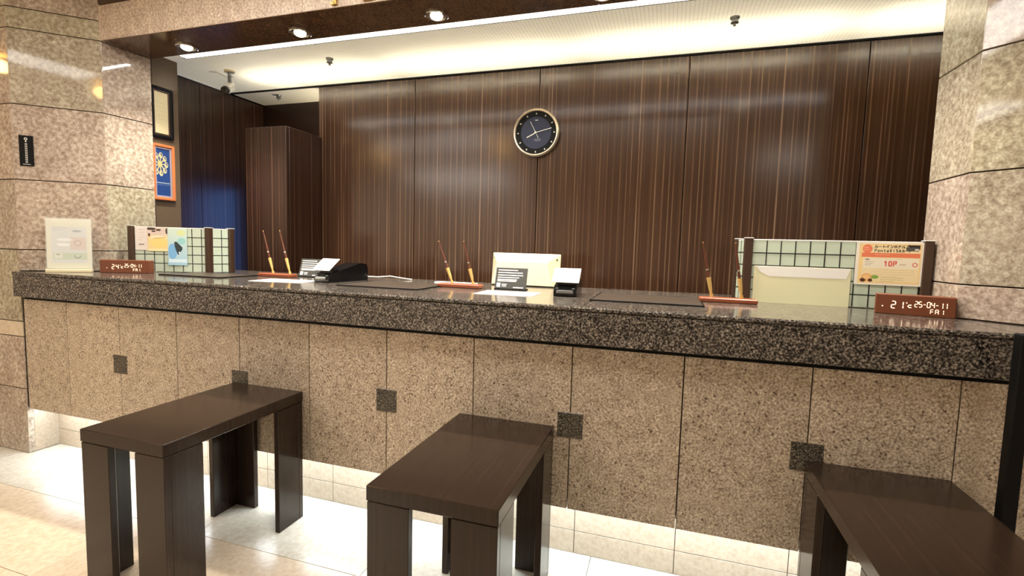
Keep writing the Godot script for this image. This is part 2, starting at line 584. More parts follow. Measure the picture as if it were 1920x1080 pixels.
	bx("backing", Vector3(-1.1, 2.6, -2.28), Vector3(4.27, 0.28, 0.235), M.mortar, fa)
	bx("cornice", Vector3(-1.1, 2.695, -2.135), Vector3(4.28, 0.109, 0.03), M.post_wood, fa, 0.004)
	for k in 3:
		bx("soffit_slab", Vector3(-2.515 + 1.43 * k, SOFFIT + 0.01, -2.277), Vector3(1.428, 0.02, 0.285), M.soffit, fa, 0.001)
	# ceiling lights of the lobby
	for p in LOBBY_LIGHTS:
		var t := thing("ceiling_light", p[5], "ceiling light", Vector3(p[0], CEIL, p[1]), 0, "lobby ceiling panels")
		var f := ST()
		for s in [-1.0, 1.0]:
			cbox(f, Vector3(s * (p[2] / 2 + 0.015), -0.015, 0), Vector3(0.03, 0.03, p[3] + 0.06), 0.003)
			cbox(f, Vector3(0, -0.015, s * (p[3] / 2 + 0.015)), Vector3(p[2], 0.03, 0.03), 0.003)
		obj("frame", f, M.white, t)
		bx("diffuser", Vector3(0, -0.012, 0), Vector3(p[2], 0.016, p[3]), glow(Color(1, 0.9, 0.75), 0.6), t)

func counter() -> void:
	var t := thing("reception_counter", "long reception counter faced with beige granite panels and dark square inlays", "counter", Vector3(-1.12, 0, -2.2))
	var o := -t.position
	bx("core", o + Vector3(-1.12, 0.5, -2.24), Vector3(4.84, 0.86, 0.40), M.mortar, t)
	bx("core", o + Vector3(-0.95, 0.5, -2.58), Vector3(4.5, 0.86, 0.28), M.mortar, t)
	bx("core", o + Vector3(-1.12, 0.625, -1.965), Vector3(4.84, 0.61, 0.15), M.mortar, t)
	var xs := [-3.541, -3.181, -2.774, -2.367, -1.960, -1.553, -1.146, -0.739, -0.332, 0.075, 0.482, 0.889, 1.30]
	for i in 12:
		var w: float = xs[i + 1] - xs[i]
		bx("stone_panel", o + Vector3((xs[i] + xs[i + 1]) / 2, 0.6, FACE - 0.015), Vector3(w - 0.004, 0.648, 0.03), M.pink[(i * 2) % 5], t, 0.0012)
	for i in [2, 4, 6, 8, 10]:
		bx("inlay_tile", o + Vector3(xs[i], 0.614, FACE - 0.008), Vector3(0.1, 0.1, 0.02), M.inlay, t, 0.0015)
	# toe kick: two rows of pale tiles
	for r in 3:
		var y0: float = [0.0, 0.1, 0.2][r]
		for c in 12:
			var x0 := -3.575 + 0.001 + (0.4063 * c)
			bx("kick_tile", o + Vector3(x0 + 0.203, y0 + 0.05, -2.02), Vector3(0.4035, 0.0972, 0.02), M.kick, t, 0.0006)
	bx("shadow_gap", o + Vector3(-3.5505, 0.6, -1.872), Vector3(0.017, 0.645, 0.02), M.black, t)
	bx("shadow_gap", o + Vector3(-1.12, 0.933, -1.878), Vector3(4.84, 0.018, 0.03), M.black, t)
	var s := thing("counter_strip_lamp", "thin white light strip hidden under the counter front", "light strip", Vector3(-1.12, 0.3, -1.905))
	bx("channel", Vector3(0, 0.0, 0), Vector3(4.82, 0.012, 0.03), M.white, s)
	bx("diffuser", Vector3(0, -0.008, 0), Vector3(4.8, 0.006, 0.025), glow(Color(1, 0.93, 0.83), 1.2), s)
	# the worktop: one edge slab in front, three top slabs
	var w := thing("countertop", "dark speckled polished granite worktop with a thick front edge", "countertop", Vector3(-1.12, CTOP, -2.2))
	o = -w.position
	var xe := [-3.56, -1.9, -0.3, 1.36]
	for i in 3:
		var m: float = (xe[i] + xe[i + 1]) / 2
		var l: float = xe[i + 1] - xe[i]
		bx("edge_slab", o + Vector3(m, (0.942 + 1.064) / 2, -1.842), Vector3(l - 0.001, 0.122, 0.04), M.slab, w, 0.002)
		var st := ST()
		var x0 := maxf(xe[i] + 0.0005, -3.228)
		var x1 := minf(xe[i + 1] - 0.0005, 1.004)
		cbox(st, Vector3((x0 + x1) / 2, CTOP - 0.0095, -2.285), Vector3(x1 - x0, 0.019, 0.93), 0.006)
		if i == 0:      # the ends follow the slanting faces of the columns
			prism(st, [Vector2(-3.229, -1.8215), Vector2(-3.56, -1.8215), Vector2(-3.558, -1.853), Vector2(-3.229, -2.14)], CTOP - 0.019, CTOP)
		if i == 2:
			prism(st, [Vector2(1.003, -1.8215), Vector2(1.36, -1.8215), Vector2(1.358, -1.853), Vector2(1.003, -2.19)], CTOP - 0.019, CTOP)
		obj("top_slab", st, M.slab, w, o)

func wood_panels(parent: Node3D, xs: Array, y0: float, y1: float, z: float) -> void:
	for i in xs.size() - 1:
		var w: float = xs[i + 1] - xs[i]
		bx("wood_panel", Vector3((xs[i] + xs[i + 1]) / 2, (y0 + y1) / 2, z - 0.01), Vector3(w - 0.005, y1 - y0, 0.02), M.wood if i % 2 else M.wood2, parent, 0.0012)

func office() -> void:
	# striped wall behind the counter
	var wb := structure("wall_back", "dark brown vertically striped wood wall behind the counter", "wall")
	bx("backing", Vector3(-0.52, 1.25, BACK - 0.06), Vector3(4.24, 2.5, 0.08), M.black, wb)
	wood_panels(wb, [-2.645, -1.808, -0.876, 0.066, 1.008, 1.6], 0.0, 2.488, BACK)
	# office floor
	var fo := structure("floor_office", "dark floor behind the counter", "floor")
	bx("floor_slab", Vector3(-1, -0.02, -2.95), Vector3(5.4, 0.04, 1.8), M.dark_wood, fo)
	# left wall: a grey-brown stretch, then dark wood panels
	var wl := structure("wall_office_left", "dark wood wall at the left behind the counter", "wall")
	bx("backing", Vector3(-3.65, 1.3, -3.1), Vector3(0.2, 2.6, 1.5), M.black, wl)
	bx("painted_panel", Vector3(-3.395, 1.249, -2.533), Vector3(0.23, 2.497, 0.214), M.grey_wall, wl, 0.003)
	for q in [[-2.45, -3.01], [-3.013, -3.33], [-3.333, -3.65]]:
		bx("wood_panel", Vector3(-3.535, 1.245, (q[0] + q[1]) / 2), Vector3(0.02, 2.49, q[0] - q[1]), M.wood_shaded, wl, 0.001)
	var wf := structure("wall_corridor", "dark wood wall at the end of the passage behind the striped wall", "wall")
	bx("wall_face", Vector3(-1, 1.3, -3.7), Vector3(5.4, 2.6, 0.1), M.dark_wood, wf)
	var wr := structure("wall_office_right", "wall at the right behind the counter", "wall")
	bx("wall_face", Vector3(1.65, 1.3, -3.07), Vector3(0.1, 2.6, 1.2), M.dark_wood, wr)
	# office ceiling: plaster round a luminous panel, light box above it
	var co := structure("ceiling_office", "cream ceiling behind the counter", "ceiling")
	bx("plaster_band", Vector3(-0.96, OFFICE + 0.02, -3.48), Vector3(5.12, 0.04, 0.36), M.plaster, co, 0.001)
	bx("shadow_trim", Vector3(-0.96, OFFICE - 0.004, -3.292), Vector3(5.12, 0.012, 0.012), M.black, co, 0.001)
	bx("light_box", Vector3(-0.96, OFFICE + 0.17, -2.86), Vector3(5.12, 0.02, 0.88), M.box_white, co)
	bx("light_box", Vector3(-0.96, OFFICE + 0.09, -3.296), Vector3(5.12, 0.18, 0.02), M.box_white, co)
	bx("light_box", Vector3(-0.96, OFFICE + 0.09, -2.41), Vector3(5.12, 0.2, 0.02), M.box_white, co)
	bx("light_box", Vector3(-3.53, OFFICE + 0.09, -2.86), Vector3(0.02, 0.18, 0.88), M.box_white, co)
	bx("light_box", Vector3(1.61, OFFICE + 0.09, -2.86), Vector3(0.02, 0.18, 0.88), M.box_white, co)
	var lp := thing("luminous_ceiling", "bright translucent ribbed light panel in the ceiling behind the counter", "ceiling light", Vector3(-0.96, OFFICE, -2.82))
	var bump := Image.create(128, 128, false, Image.FORMAT_L8)
	for y in 128:
		for x in 128:
			var v := 0.5 + 0.25 * cos(TAU * x / 16.0) + 0.25 * cos(TAU * y / 16.0)
			bump.set_pixel(x, y, Color(v, v, v))
	var gridded := Image.create(128, 128, false, Image.FORMAT_RGB8)
	gridded.fill(Color(1, 1, 1))
	for q in 8:
		gridded.fill_rect(Rect2i(q * 16, 0, 3, 128), Color(0.9, 0.89, 0.87))
		gridded.fill_rect(Rect2i(0, q * 16, 128, 3), Color(0.9, 0.89, 0.87))
	var pm := plain(rgb(242, 240, 233), 0.3)
	pm.albedo_texture = ImageTexture.create_from_image(gridded)
	pm.backlight_enabled = true
	pm.backlight = Color(1, 0.995, 0.975)
	pm.heightmap_enabled = true
	pm.heightmap_texture = ImageTexture.create_from_image(bump)
	pm.heightmap_scale = 0.35
	pm.uv1_triplanar = true
	pm.uv1_scale = Vector3.ONE / 0.16
	pm.emission_enabled = true
	pm.emission = Color(1.0, 0.98, 0.94)
	pm.emission_energy_multiplier = 0.2
	bx("diffuser", Vector3(0, 0.006, -0.058), Vector3(5.1, 0.006, 0.806), pm, lp, 0.0005)
	for q in TUBES:
		var st := ST()
		tube(st, [Vector3(-q[1] / 2, 0, 0), Vector3(q[1] / 2, 0, 0)], [0.014], 16)
		obj("fluorescent_tube", st, glow(Color(1, 0.96, 0.9), 6.0), lp, Vector3(q[0] + 0.96, 0.07, -0.23))
	var sl := thing("soffit_strip_lamp", "bright white light strip along the rear edge of the soffit", "light strip", Vector3(-0.84, 2.442, -2.439))
	bx("channel", Vector3(0, 0.008, -0.001), Vector3(4.32, 0.01, 0.036), M.white, sl)
	bx("diffuser", Vector3(0, -0.001, 0), Vector3(4.3, 0.006, 0.032), glow(Color(1, 0.97, 0.92), 2.0), sl)
	bx("lip", Vector3(0, -0.002, -0.023), Vector3(4.32, 0.014, 0.008), M.steel, sl, 0.001)
	# low partition in front of the passage
	var pt := thing("partition_screen", "dark wood corner partition standing below ceiling height at the left", "partition", Vector3(-2.79, 0, -3.0))
	bx("front_panel", Vector3(-0.003, 1.053, 0.08), Vector3(0.36, 2.106, 0.03), M.wood_shaded, pt, 0.002)
	bx("side_panel", Vector3(0.163, 1.053, -0.11), Vector3(0.03, 2.106, 0.345), M.wood_shaded, pt, 0.002)
	# an added blue screen behind the partition, unseen, so the left wall mirrors blue
	var mo := thing("added_blue_panel", "added large blue screen on the passage wall behind the corner partition", "emitter", Vector3(-2.96, 1.3, -3.648))
	bx("housing", Vector3(0, 0, 0.012), Vector3(0.58, 0.94, 0.024), M.black, mo, 0.004)
	bx("emitter", Vector3(0, 0, 0.0245), Vector3(0.54, 0.9, 0.002), glow(Color(0.4, 0.6, 1.0), 0.5), mo, 0.0005)
	area("added_blue_light", Vector3(-2.96, 1.3, -3.618), Vector3.BACK, Vector2(0.54, 0.9), 0.36, Color(0.45, 0.65, 1.0))  # light of the added blue panel
	var ul := thing("added_uplight", "added unseen white uplight on the passage wall behind the striped wall", "added lamp", Vector3(-2.35, 1.8, -3.6))  # added out of view to brighten the passage ceiling
	bx("housing", Vector3(0, -0.02, 0), Vector3(0.3, 0.06, 0.08), M.white, ul, 0.006)
	bx("diffuser", Vector3(0, 0.012, 0), Vector3(0.28, 0.006, 0.06), glow(Color(1, 0.95, 0.85), 2.0), ul, 0.001)
	area("added_up_light", Vector3(-2.35, 1.822, -3.6), Vector3.UP, Vector2(0.28, 0.06), 1.1, Color(1.0, 0.95, 0.82))

func stools() -> void:
	var t := thing("stool", "dark brown rectangular wooden stool standing leftmost of three before the counter", "stool", Vector3(-1.788, 0, -1.519), 0, "dark wooden stools before the counter")
	var W := 0.405
	var L := 0.668
	var H := 0.605
	bx("seat", Vector3(0, H - 0.0235, 0), Vector3(W, 0.047, L), M.stool, t, 0.0025)
	for sx in [-1.0, 1.0]:
		for sz in [-1.0, 1.0]:
			var st := ST()
			var hh := H - 0.049
			cbox(st, Vector3(-sx * 0.068, hh / 2, -sz * 0.0125), Vector3(0.136, hh, 0.025), 0.002)
			cbox(st, Vector3(-sx * 0.0125, hh / 2, -sz * 0.075 - sz * 0.0125), Vector3(0.025, hh, 0.125), 0.002)
			obj("leg", st, M.stool_leg, t, Vector3(sx * (W / 2 - 0.002), 0, sz * (L / 2 - 0.002)))
	var spots := [[-0.595, -1.519, "dark brown rectangular wooden stool standing in the middle of three before the counter"], [0.68, -1.519, "dark brown rectangular wooden stool beside the black post at the right"]]
	for s in spots:
		var d: Node3D = t.duplicate()
		d.name = numbered("stool")
		add_child(d, true)
		d.position = Vector3(s[0], 0, s[1])
		d.set_meta("label", s[2])

# ---------------------------------------------------------------- things on the counter
const SEG := {"0": "abcdef", "1": "bc", "2": "abged", "4": "fgbc", "5": "afgcd", "C": "gde", "F": "aefg", "R": "abefgk", "I": "bc", "-": "g", "c": "deg", "'": "f"}

func digits(st: SurfaceTool, text: String, x: float, y: float, w: float, h: float, step: float, t: float) -> void:
	for i in text.length():
		if not SEG.has(text[i]):
			continue
		var cx := x + i * step
		for s in SEG[text[i]]:
			var c := Vector3()
			var sz := Vector3()
			match s:
				"a": c = Vector3(w / 2, h, 0); sz = Vector3(w - t, t, 0.001)
				"g": c = Vector3(w / 2, h / 2, 0); sz = Vector3(w - t, t, 0.001)
				"d": c = Vector3(w / 2, 0, 0); sz = Vector3(w - t, t, 0.001)
				"f": c = Vector3(0, h * 0.75, 0); sz = Vector3(t, h / 2 - t, 0.001)
				"e": c = Vector3(0, h * 0.25, 0); sz = Vector3(t, h / 2 - t, 0.001)
				"b": c = Vector3(w, h * 0.75, 0); sz = Vector3(t, h / 2 - t, 0.001)
				"c": c = Vector3(w, h * 0.25, 0); sz = Vector3(t, h / 2 - t, 0.001)
				"k": c = Vector3(w, h * 0.22, 0); sz = Vector3(t, h / 2 - t, 0.001)
			cbox(st, c + Vector3(cx, y, 0), sz, 0.0002)

func led_clock(at: Vector3, turn: float, temp: String, w: float, label: String) -> void:
	var t := thing("led_clock", label, "clock", at, turn, "wooden LED clocks on the counter")
	bx("case", Vector3(0, 0.038, 0), Vector3(w, 0.076, 0.05), M.led_wood, t, 0.0025)
	var st := ST()
	var z := 0.0252
	digits(st, temp[0], -0.068, 0.024, 0.012, 0.026, 0.02, 0.0029)
	digits(st, temp[1], -0.045, 0.024, 0.012, 0.026, 0.02, 0.0029)
	digits(st, "'", -0.023, 0.036, 0.003, 0.014, 0.01, 0.003)
	digits(st, "c", -0.018, 0.03, 0.011, 0.018, 0.01, 0.003)
	digits(st, "25-04-11", 0.001, 0.034, 0.0085, 0.02, 0.0118, 0.0021)
	digits(st, "FRI", 0.047, 0.012, 0.0085, 0.016, 0.014, 0.0021)
	cbox(st, Vector3(-0.095, 0.03, 0), Vector3(0.004, 0.004, 0.001), 0.0002)
	obj("display", st, M.led, t, Vector3(0, 0, z))

func pen(parent: Node3D, foot: Vector3, tip: Vector3) -> void:
	var d := tip - foot
	var u := d.normalized()
	var st := ST()
	tube(st, [foot, foot + u * 0.012, foot + d * 0.08, foot + d * 0.16, foot + d * 0.34, foot + d * 0.36], [0.0075, 0.0075, 0.0045, 0.0075, 0.0095, 0.0095], 14)
	obj("pen_holder", st, M.gold, parent)
	var b := ST()
	tube(b, [foot + d * 0.35, foot + d * 0.42, foot + d * 0.49], [0.0055, 0.0068, 0.0058], 14)
	var body := obj("pen", b, M.pen_wood, parent)
	var r := ST()
	tube(r, [foot + d * 0.485, foot + d * 0.515], [0.0068, 0.0068], 14)
	obj("ring", r, M.chrome, body)
	var s := ST()
	tube(s, [foot + d * 0.515, foot + d * 0.7, foot + d * 0.985], [0.0062, 0.005, 0.003], 14)
	obj("shaft", s, M.pen_wood, body)
	var c := ST()
	tube(c, [foot + d * 0.985, tip], [0.0034, 0.0028], 12)
	obj("end_cap", c, M.gold, body)

func pen_stand(at: Vector3, turn: float, pens: Array, label: String) -> void:
	var t := thing("pen_stand", label, "pen stand", at, turn, "pen stands on the counter")
	bx("base", Vector3(0, 0.010, 0), Vector3(0.232, 0.020, 0.07), M.red_wood, t, 0.004)
	for p in pens:
		pen(t, Vector3(p[0], 0.019, 0.0), Vector3(p[1], p[2], p[3]))

func plaque_mesh(t: Node3D, w: float, h: float) -> void:
	var R := Basis(Vector3.RIGHT, deg_to_rad(-18))
	bx("foot", Vector3(0, 0.003, -0.015), Vector3(w, 0.006, 0.05), M.black, t, 0.001)
	bx("board", Vector3(0, 0.004, 0.004) + R * Vector3(0, h / 2, 0), Vector3(w, h, 0.004), M.plaque, t, 0.001, R)
	var st := ST()
	var rows := [[0.62, 0.88], [0.78, 0.76], [0.8, 0.64], [0.68, 0.53], [0.62, 0.43], [0.6, 0.36]]
	for r in rows:
		cbox(st, Vector3(-w / 2 + 0.012 + r[0] * w * 0.5, h * r[1], 0), Vector3(r[0] * w, h * 0.045, 0.001), 0.0002)
	cbox(st, Vector3(-w * 0.38, h * 0.17, 0), Vector3(w * 0.12, h * 0.2, 0.001), 0.0002)
	cbox(st, Vector3(-w * 0.2, h * 0.2, 0), Vector3(w * 0.16, h * 0.05, 0.001), 0.0002)
	cbox(st, Vector3(-w * 0.2, h * 0.12, 0), Vector3(w * 0.14, h * 0.04, 0.001), 0.0002)
	cbox(st, Vector3(w * 0.25, h * 0.07, 0), Vector3(w * 0.32, h * 0.05, 0.001), 0.0002)
	obj("lettering", st, M.white, t, Vector3(0, 0.004, 0.004) + R * Vector3(0, 0, 0.0022), R)

func terminal(at: Vector3, turn: float, L: float, back_h: float, label: String) -> void:
	var t := thing("card_terminal", label, "card terminal", at, turn, "card terminals on the counter")
	var w := 0.052
	var st := ST()
	# side outline of the wedge-shaped body, front at +z
	var side := [Vector2(L / 2, 0.004), Vector2(L / 2, 0.026), Vector2(L / 2 - 0.02, 0.046), Vector2(-L / 2 + 0.06, back_h), Vector2(-L / 2 + 0.012, back_h - 0.006), Vector2(-L / 2, back_h - 0.03), Vector2(-L / 2, 0.004), Vector2(-L / 2 + 0.01, 0.0), Vector2(L / 2 - 0.01, 0.0)]
	for s in [-1.0, 1.0]:
		var q := []
		for p in side:
			q.append(Vector3(s * w, p.y, p.x))
		face(st, q, Vector3(s, 0, 0))
	for i in side.size():
		var a: Vector2 = side[i]
		var b: Vector2 = side[(i + 1) % side.size()]
		var m := (a + b) / 2 - Vector2(0, 0.03)
		face(st, [Vector3(-w, a.y, a.x), Vector3(w, a.y, a.x), Vector3(w, b.y, b.x), Vector3(-w, b.y, b.x)], Vector3(0, absf(b.x - a.x), absf(b.y - a.y)) * Vector3(0, signf(m.y), signf(m.x)))
	obj("body", st, M.black_gloss, t)
	bx("card_slot", Vector3(0, 0.022, L / 2 + 0.004), Vector3(0.075, 0.016, 0.01), M.steel, t, 0.003)
	bx("button", Vector3(-0.036, 0.036, L / 2 - 0.006), Vector3(0.012, 0.006, 0.008), M.steel, t, 0.001)
	bx("button", Vector3(0.036, 0.036, L / 2 - 0.006), Vector3(0.012, 0.006, 0.008), M.steel, t, 0.001)
	bx("prop", Vector3(0, 0.055, L / 2 - 0.06), Vector3(0.09, 0.03, 0.05), M.black_gloss, t, 0.004)
	var R := Basis(Vector3.RIGHT, deg_to_rad(-52))
	var n := bx("notice_card", Vector3(0, 0.094, L / 2 - 0.035), Vector3(0.122, 0.098, 0.003), M.paper, t, 0.0006, R)
	var p := ST()
	for r in 5:
		cbox(p, Vector3(-0.004 * r + 0.006, 0.033 - 0.016 * r, 0.0018), Vector3(0.085 - 0.008 * (r % 3), 0.004, 0.0005), 0.0001)
	obj("print", p, plain(rgb(168, 166, 156), 0.7), n)

func divider(posts: Array, label: String, flip: bool) -> Node3D:
	# frosted glass with a black grid between dark wooden posts
	var t := thing("counter_divider", label, "divider", Vector3(posts[0].x, CTOP, posts[0].y), 0, "grid glass dividers on the counter")
	for i in posts.size():
		var p: Vector2 = posts[i] - posts[0]
		bx("post", Vector3(p.x, 0.141, p.y), Vector3(0.034, 0.282, 0.034), M.post_wood, t, 0.003)
		bx("post_cap", Vector3(p.x, 0.2835, p.y), Vector3(0.036, 0.003, 0.036), M.white, t, 0.001)
	for i in posts.size() - 1:
		var a: Vector2 = posts[i] - posts[0]
		var b: Vector2 = posts[i + 1] - posts[0]
		var d := b - a
		var len := d.length() - 0.036
		var R := Basis(Vector3.UP, atan2(-d.y, d.x))
		var m := (a + b) / 2
		var g := bx("glass_panel", Vector3(m.x, 0.139, m.y), Vector3(len, 0.272, 0.008), M.frost, t, 0.001, R)
		bx("top_edge", Vector3(0, 0.1375, 0), Vector3(len, 0.005, 0.010), M.white, g, 0.001)
		var st := ST()
		for s in [-1.0, 1.0]:
			var k := 1
			while k * 0.0555 < len:
				cbox(st, Vector3(-len / 2 + k * 0.0555, 0, s * 0.0045), Vector3(0.0045, 0.268, 0.0012), 0.0002)
				k += 1
			for r in 4:
				cbox(st, Vector3(0, 0.08 - r * 0.0545, s * 0.0045), Vector3(len, 0.0045, 0.0012), 0.0002)
		obj("grid_lines", st, M.grid, g)
	return t

func flat_card(called: String, at: Vector3, turn: float, w: float, d: float, label: String, cat: String, mat: Material) -> Node3D:
	var t := thing(called, label, cat, at, turn)
	bx("sheet", Vector3(0, 0.0008, 0), Vector3(w, 0.0014, d), mat, t, 0.0003)
	return t

func on_counter() -> void:
	var y := CTOP
	# dividers
	divider([Vector2(-3.165, -2.215), Vector2(-2.755, -2.395), Vector2(-2.715, -2.52)], "grid glass divider with leaflets on the counter beside the left column", false)
	divider([Vector2(0.318, -2.60), Vector2(0.338, -2.425), Vector2(0.985, -2.385)], "grid glass divider on the counter beside the right column", true)
	# acrylic sign at the left
	var dir := Vector2(0.16, -0.14).normalized()
	var ang := atan2(-dir.y, dir.x)
	var im := Image.create(210, 300, false, Image.FORMAT_RGB8)
	im.fill(rgb(236, 232, 214))
	im.fill_rect(Rect2i(22, 46, 166, 222), rgb(226, 226, 224))
	scribble(im, Vector2(30, 52), 70, 2, 12, rgb(190, 190, 196), 4, 4)
	disc(im, Vector2(143, 72), 22, 7, rgb(172, 176, 184))
	im.fill_rect(Rect2i(110, 110, 76, 76), rgb(228, 208, 200))
	disc(im, Vector2(146, 145), 18, 18, rgb(196, 172, 170))
	disc(im, Vector2(146, 145), 13, 13, rgb(226, 210, 204))
	disc(im, Vector2(84, 125), 36, 9, rgb(244, 244, 246))
	disc(im, Vector2(78, 156), 30, 9, rgb(250, 250, 252))
	scribble(im, Vector2(36, 86), 60, 3, 9, rgb(206, 208, 212), 6, 2)
	im.fill_rect(Rect2i(30, 206, 158, 40), rgb(206, 218, 194))
	im.fill_rect(Rect2i(36, 210, 36, 30), rgb(232, 232, 222))
	im.fill_rect(Rect2i(44, 214, 16, 5), rgb(110, 120, 110))
	disc(im, Vector2(144, 226), 16, 13, rgb(150, 160, 140))
	disc(im, Vector2(144, 223), 12, 9, rgb(214, 220, 204))
	var a := thing("acrylic_sign", "upright white printed sheet in a clear acrylic stand beside the left column", "sign stand", Vector3(-3.318, y, -1.966), ang)
	var R := Basis(Vector3.RIGHT, deg_to_rad(-1.5))
	obj("sheet", card(0.205, 0.285, 0.0012), printed(im, 0.5), a, Vector3(0, 0.022, -0.002), R)
	bx("acrylic_front", Vector3(0, 0.02, 0.002) + R * Vector3(0, 0.145, 0), Vector3(0.212, 0.296, 0.003), M.clear, a, 0.0008, R)
	bx("acrylic_back", Vector3(0, 0.02, -0.006) + R * Vector3(0, 0.145, 0), Vector3(0.212, 0.296, 0.003), M.clear, a, 0.0008, R)
	bx("foot", Vector3(0, 0.009, 0.004), Vector3(0.212, 0.018, 0.03), M.cream, a, 0.002)
	# LED clocks
	led_clock(Vector3(-3.055, y, -2.105), deg_to_rad(24), "24", 0.27, "brown wooden LED clock reading 24 degrees beside the left divider")
	led_clock(Vector3(0.888, y, -2.215), deg_to_rad(-17), "21", 0.235, "brown wooden LED clock reading 21 degrees at the right end of the counter")
	# leaflets on the left divider
	var pdir := Vector2(0.41, -0.18).normalized()
	var pa := atan2(0.18, 0.41)
	var base := Vector3(-3.165, y, -2.215)
	var leaf := func(called: String, f: float, y0: float, w: float, h: float, m: Material, label: String, off: float) -> void:
		var t := thing(called, label, "leaflet", base + Vector3(pdir.x * f, y0, pdir.y * f) + Basis(Vector3.UP, pa) * Vector3(0, 0, 0.008 + off), pa)
		obj("sheet", card(w, h, 0.0012), m, t)
	im = Image.create(70, 120, false, Image.FORMAT_RGB8)
	im.fill(rgb(226, 216, 206))
	scribble(im, Vector2(18, 14), 30, 5, 13, rgb(170, 160, 150), 3, 2)
	im.fill_rect(Rect2i(18, 88, 28, 5), rgb(110, 100, 96))
	leaf.call("leaflet", 0.062, 0.135, 0.078, 0.142, printed(im), "narrow white leaflet with small print on the left divider beside its post", 0.0)
	im = Image.create(120, 140, false, Image.FORMAT_RGB8)
	im.fill(rgb(232, 208, 150))
	im.fill_rect(Rect2i(0, 0, 120, 46), rgb(216, 196, 182))
	for q in [[20, 8, 26, 8], [60, 14, 14, 6], [106, 20, 9, 18], [10, 44, 6, 10], [34, 22, 12, 5]]:
		disc(im, Vector2(q[0], q[1]), q[2], q[3], rgb(70, 46, 36))
	disc(im, Vector2(60, 60), 46, 14, rgb(238, 222, 186))
	disc(im, Vector2(64, 90), 50, 32, rgb(238, 210, 130))
	line(im, Vector2(30, 66), Vector2(96, 58), 3, rgb(180, 150, 100))
	im.fill_rect(Rect2i(0, 126, 120, 14), rgb(236, 224, 170))
	leaf.call("leaflet", 0.16, 0.13, 0.13, 0.146, printed(im), "yellow and brown picture leaflet on the left divider", 0.0015)
	im = Image.create(110, 180, false, Image.FORMAT_RGB8)
	for yy in 180:
		im.fill_rect(Rect2i(0, yy, 110, 1), rgb(206, 222, 206).lerp(rgb(168, 206, 226), yy / 180.0))
	disc(im, Vector2(78, 22), 26, 14, rgb(208, 220, 160))
	disc(im, Vector2(28, 112), 26, 38, rgb(122, 178, 222))
	disc(im, Vector2(80, 62), 24, 16, rgb(150, 206, 204))
	for q in 62:
		var f := q / 62.0
		var x0 := lerpf(38, 58, f * f)
		var x1 := lerpf(52, 84, minf(f * 2.4, 1.0)) if f < 0.6 else lerpf(84, 62, (f - 0.6) / 0.4)
		im.fill_rect(Rect2i(int(x0), 66 + q, maxi(int(x1 - x0), 1), 1), rgb(38, 54, 60))
	disc(im, Vector2(66, 118), 5, 5, rgb(240, 244, 244))
	im.fill_rect(Rect2i(4, 150, 102, 16), rgb(214, 234, 244))
	leaf.call("leaflet", 0.268, 0.045, 0.112, 0.23, printed(im), "pale blue leaflet with a dark pointed emblem on the left divider", 0.003)
	# poster card on the right divider
	im = Image.create(460, 350, false, Image.FORMAT_RGB8)
	im.fill(rgb(238, 232, 218))
	im.fill_rect(Rect2i(22, 14, 416, 322), rgb(240, 212, 150))
	im.fill_rect(Rect2i(48, 30, 380, 290), rgb(240, 222, 176))
	disc(im, Vector2(78, 56), 34, 36, rgb(236, 134, 100))
	scribble(im, Vector2(54, 44), 46, 1, 10, rgb(250, 220, 200), 31, 4)
	scribble(im, Vector2(54, 62), 46, 1, 10, rgb(250, 220, 200), 32, 4)
	write(im, "ルートインホテルズ", Vector2(126, 26), Vector2(20, 22), 26, 4, rgb(34, 26, 22))
	write(im, "PontaVISAカード", Vector2(126, 58), Vector2(16, 22), 20.5, 4, rgb(34, 26, 22))
	im.fill_rect(Rect2i(352, 22, 74, 34), rgb(34, 30, 28))
	im.fill_rect(Rect2i(336, 40, 84, 30), rgb(86, 82, 78))
	im.fill_rect(Rect2i(392, 52, 26, 12), rgb(230, 226, 216))
	im.fill_rect(Rect2i(40, 88, 390, 36), rgb(232, 130, 94))
	scribble(im, Vector2(130, 100), 160, 1, 10, rgb(246, 206, 176), 33, 4)
	im.fill_rect(Rect2i(56, 132, 370, 80), rgb(238, 230, 206))
	scribble(im, Vector2(66, 138), 48, 1, 8, rgb(60, 46, 40), 34, 9)
	scribble(im, Vector2(66, 158), 60, 3, 14, rgb(150, 136, 118), 35, 4)
	write(im, "10P", Vector2(196, 156), Vector2(26, 36), 31, 8, rgb(216, 84, 66))
	scribble(im, Vector2(300, 174), 66, 1, 8, rgb(196, 176, 150), 36, 12)
	disc(im, Vector2(402, 178), 18, 18, rgb(214, 96, 78))
	disc(im, Vector2(402, 178), 12, 12, rgb(238, 230, 206))
	scribble(im, Vector2(200, 136), 190, 1, 8, rgb(206, 186, 160), 37, 4)
	scribble(im, Vector2(110, 224), 290, 4, 17, rgb(196, 178, 146), 38, 3)
	disc(im, Vector2(86, 290), 38, 34, rgb(236, 178, 112))
	disc(im, Vector2(60, 312), 20, 16, rgb(90, 56, 40))
	disc(im, Vector2(112, 312), 16, 14, rgb(90, 56, 40))
	disc(im, Vector2(86, 286), 24, 20, rgb(240, 196, 136))
	disc(im, Vector2(142, 284), 26, 16, rgb(136, 170, 76))
	scribble(im, Vector2(180, 286), 150, 3, 15, rgb(176, 164, 110), 39, 4)
	var ra := atan2(-0.04, 0.635)
	var pr := Basis(Vector3.UP, ra) * Vector3(0, 0, 0.009)
	var po := thing("poster_card", "orange and cream card poster hung on the right divider", "poster", Vector3(0.858, y + 0.1, -2.393) + pr * 1.3, ra)
	obj("sheet", card(0.232, 0.176, 0.002), printed(im, 0.3), po)
	# cream sheet standing in front of the right divider
	var veil := plain(Color(0.93, 0.92, 0.76, 0.84), 0.35)
	veil.transparency = BaseMaterial3D.TRANSPARENCY_ALPHA
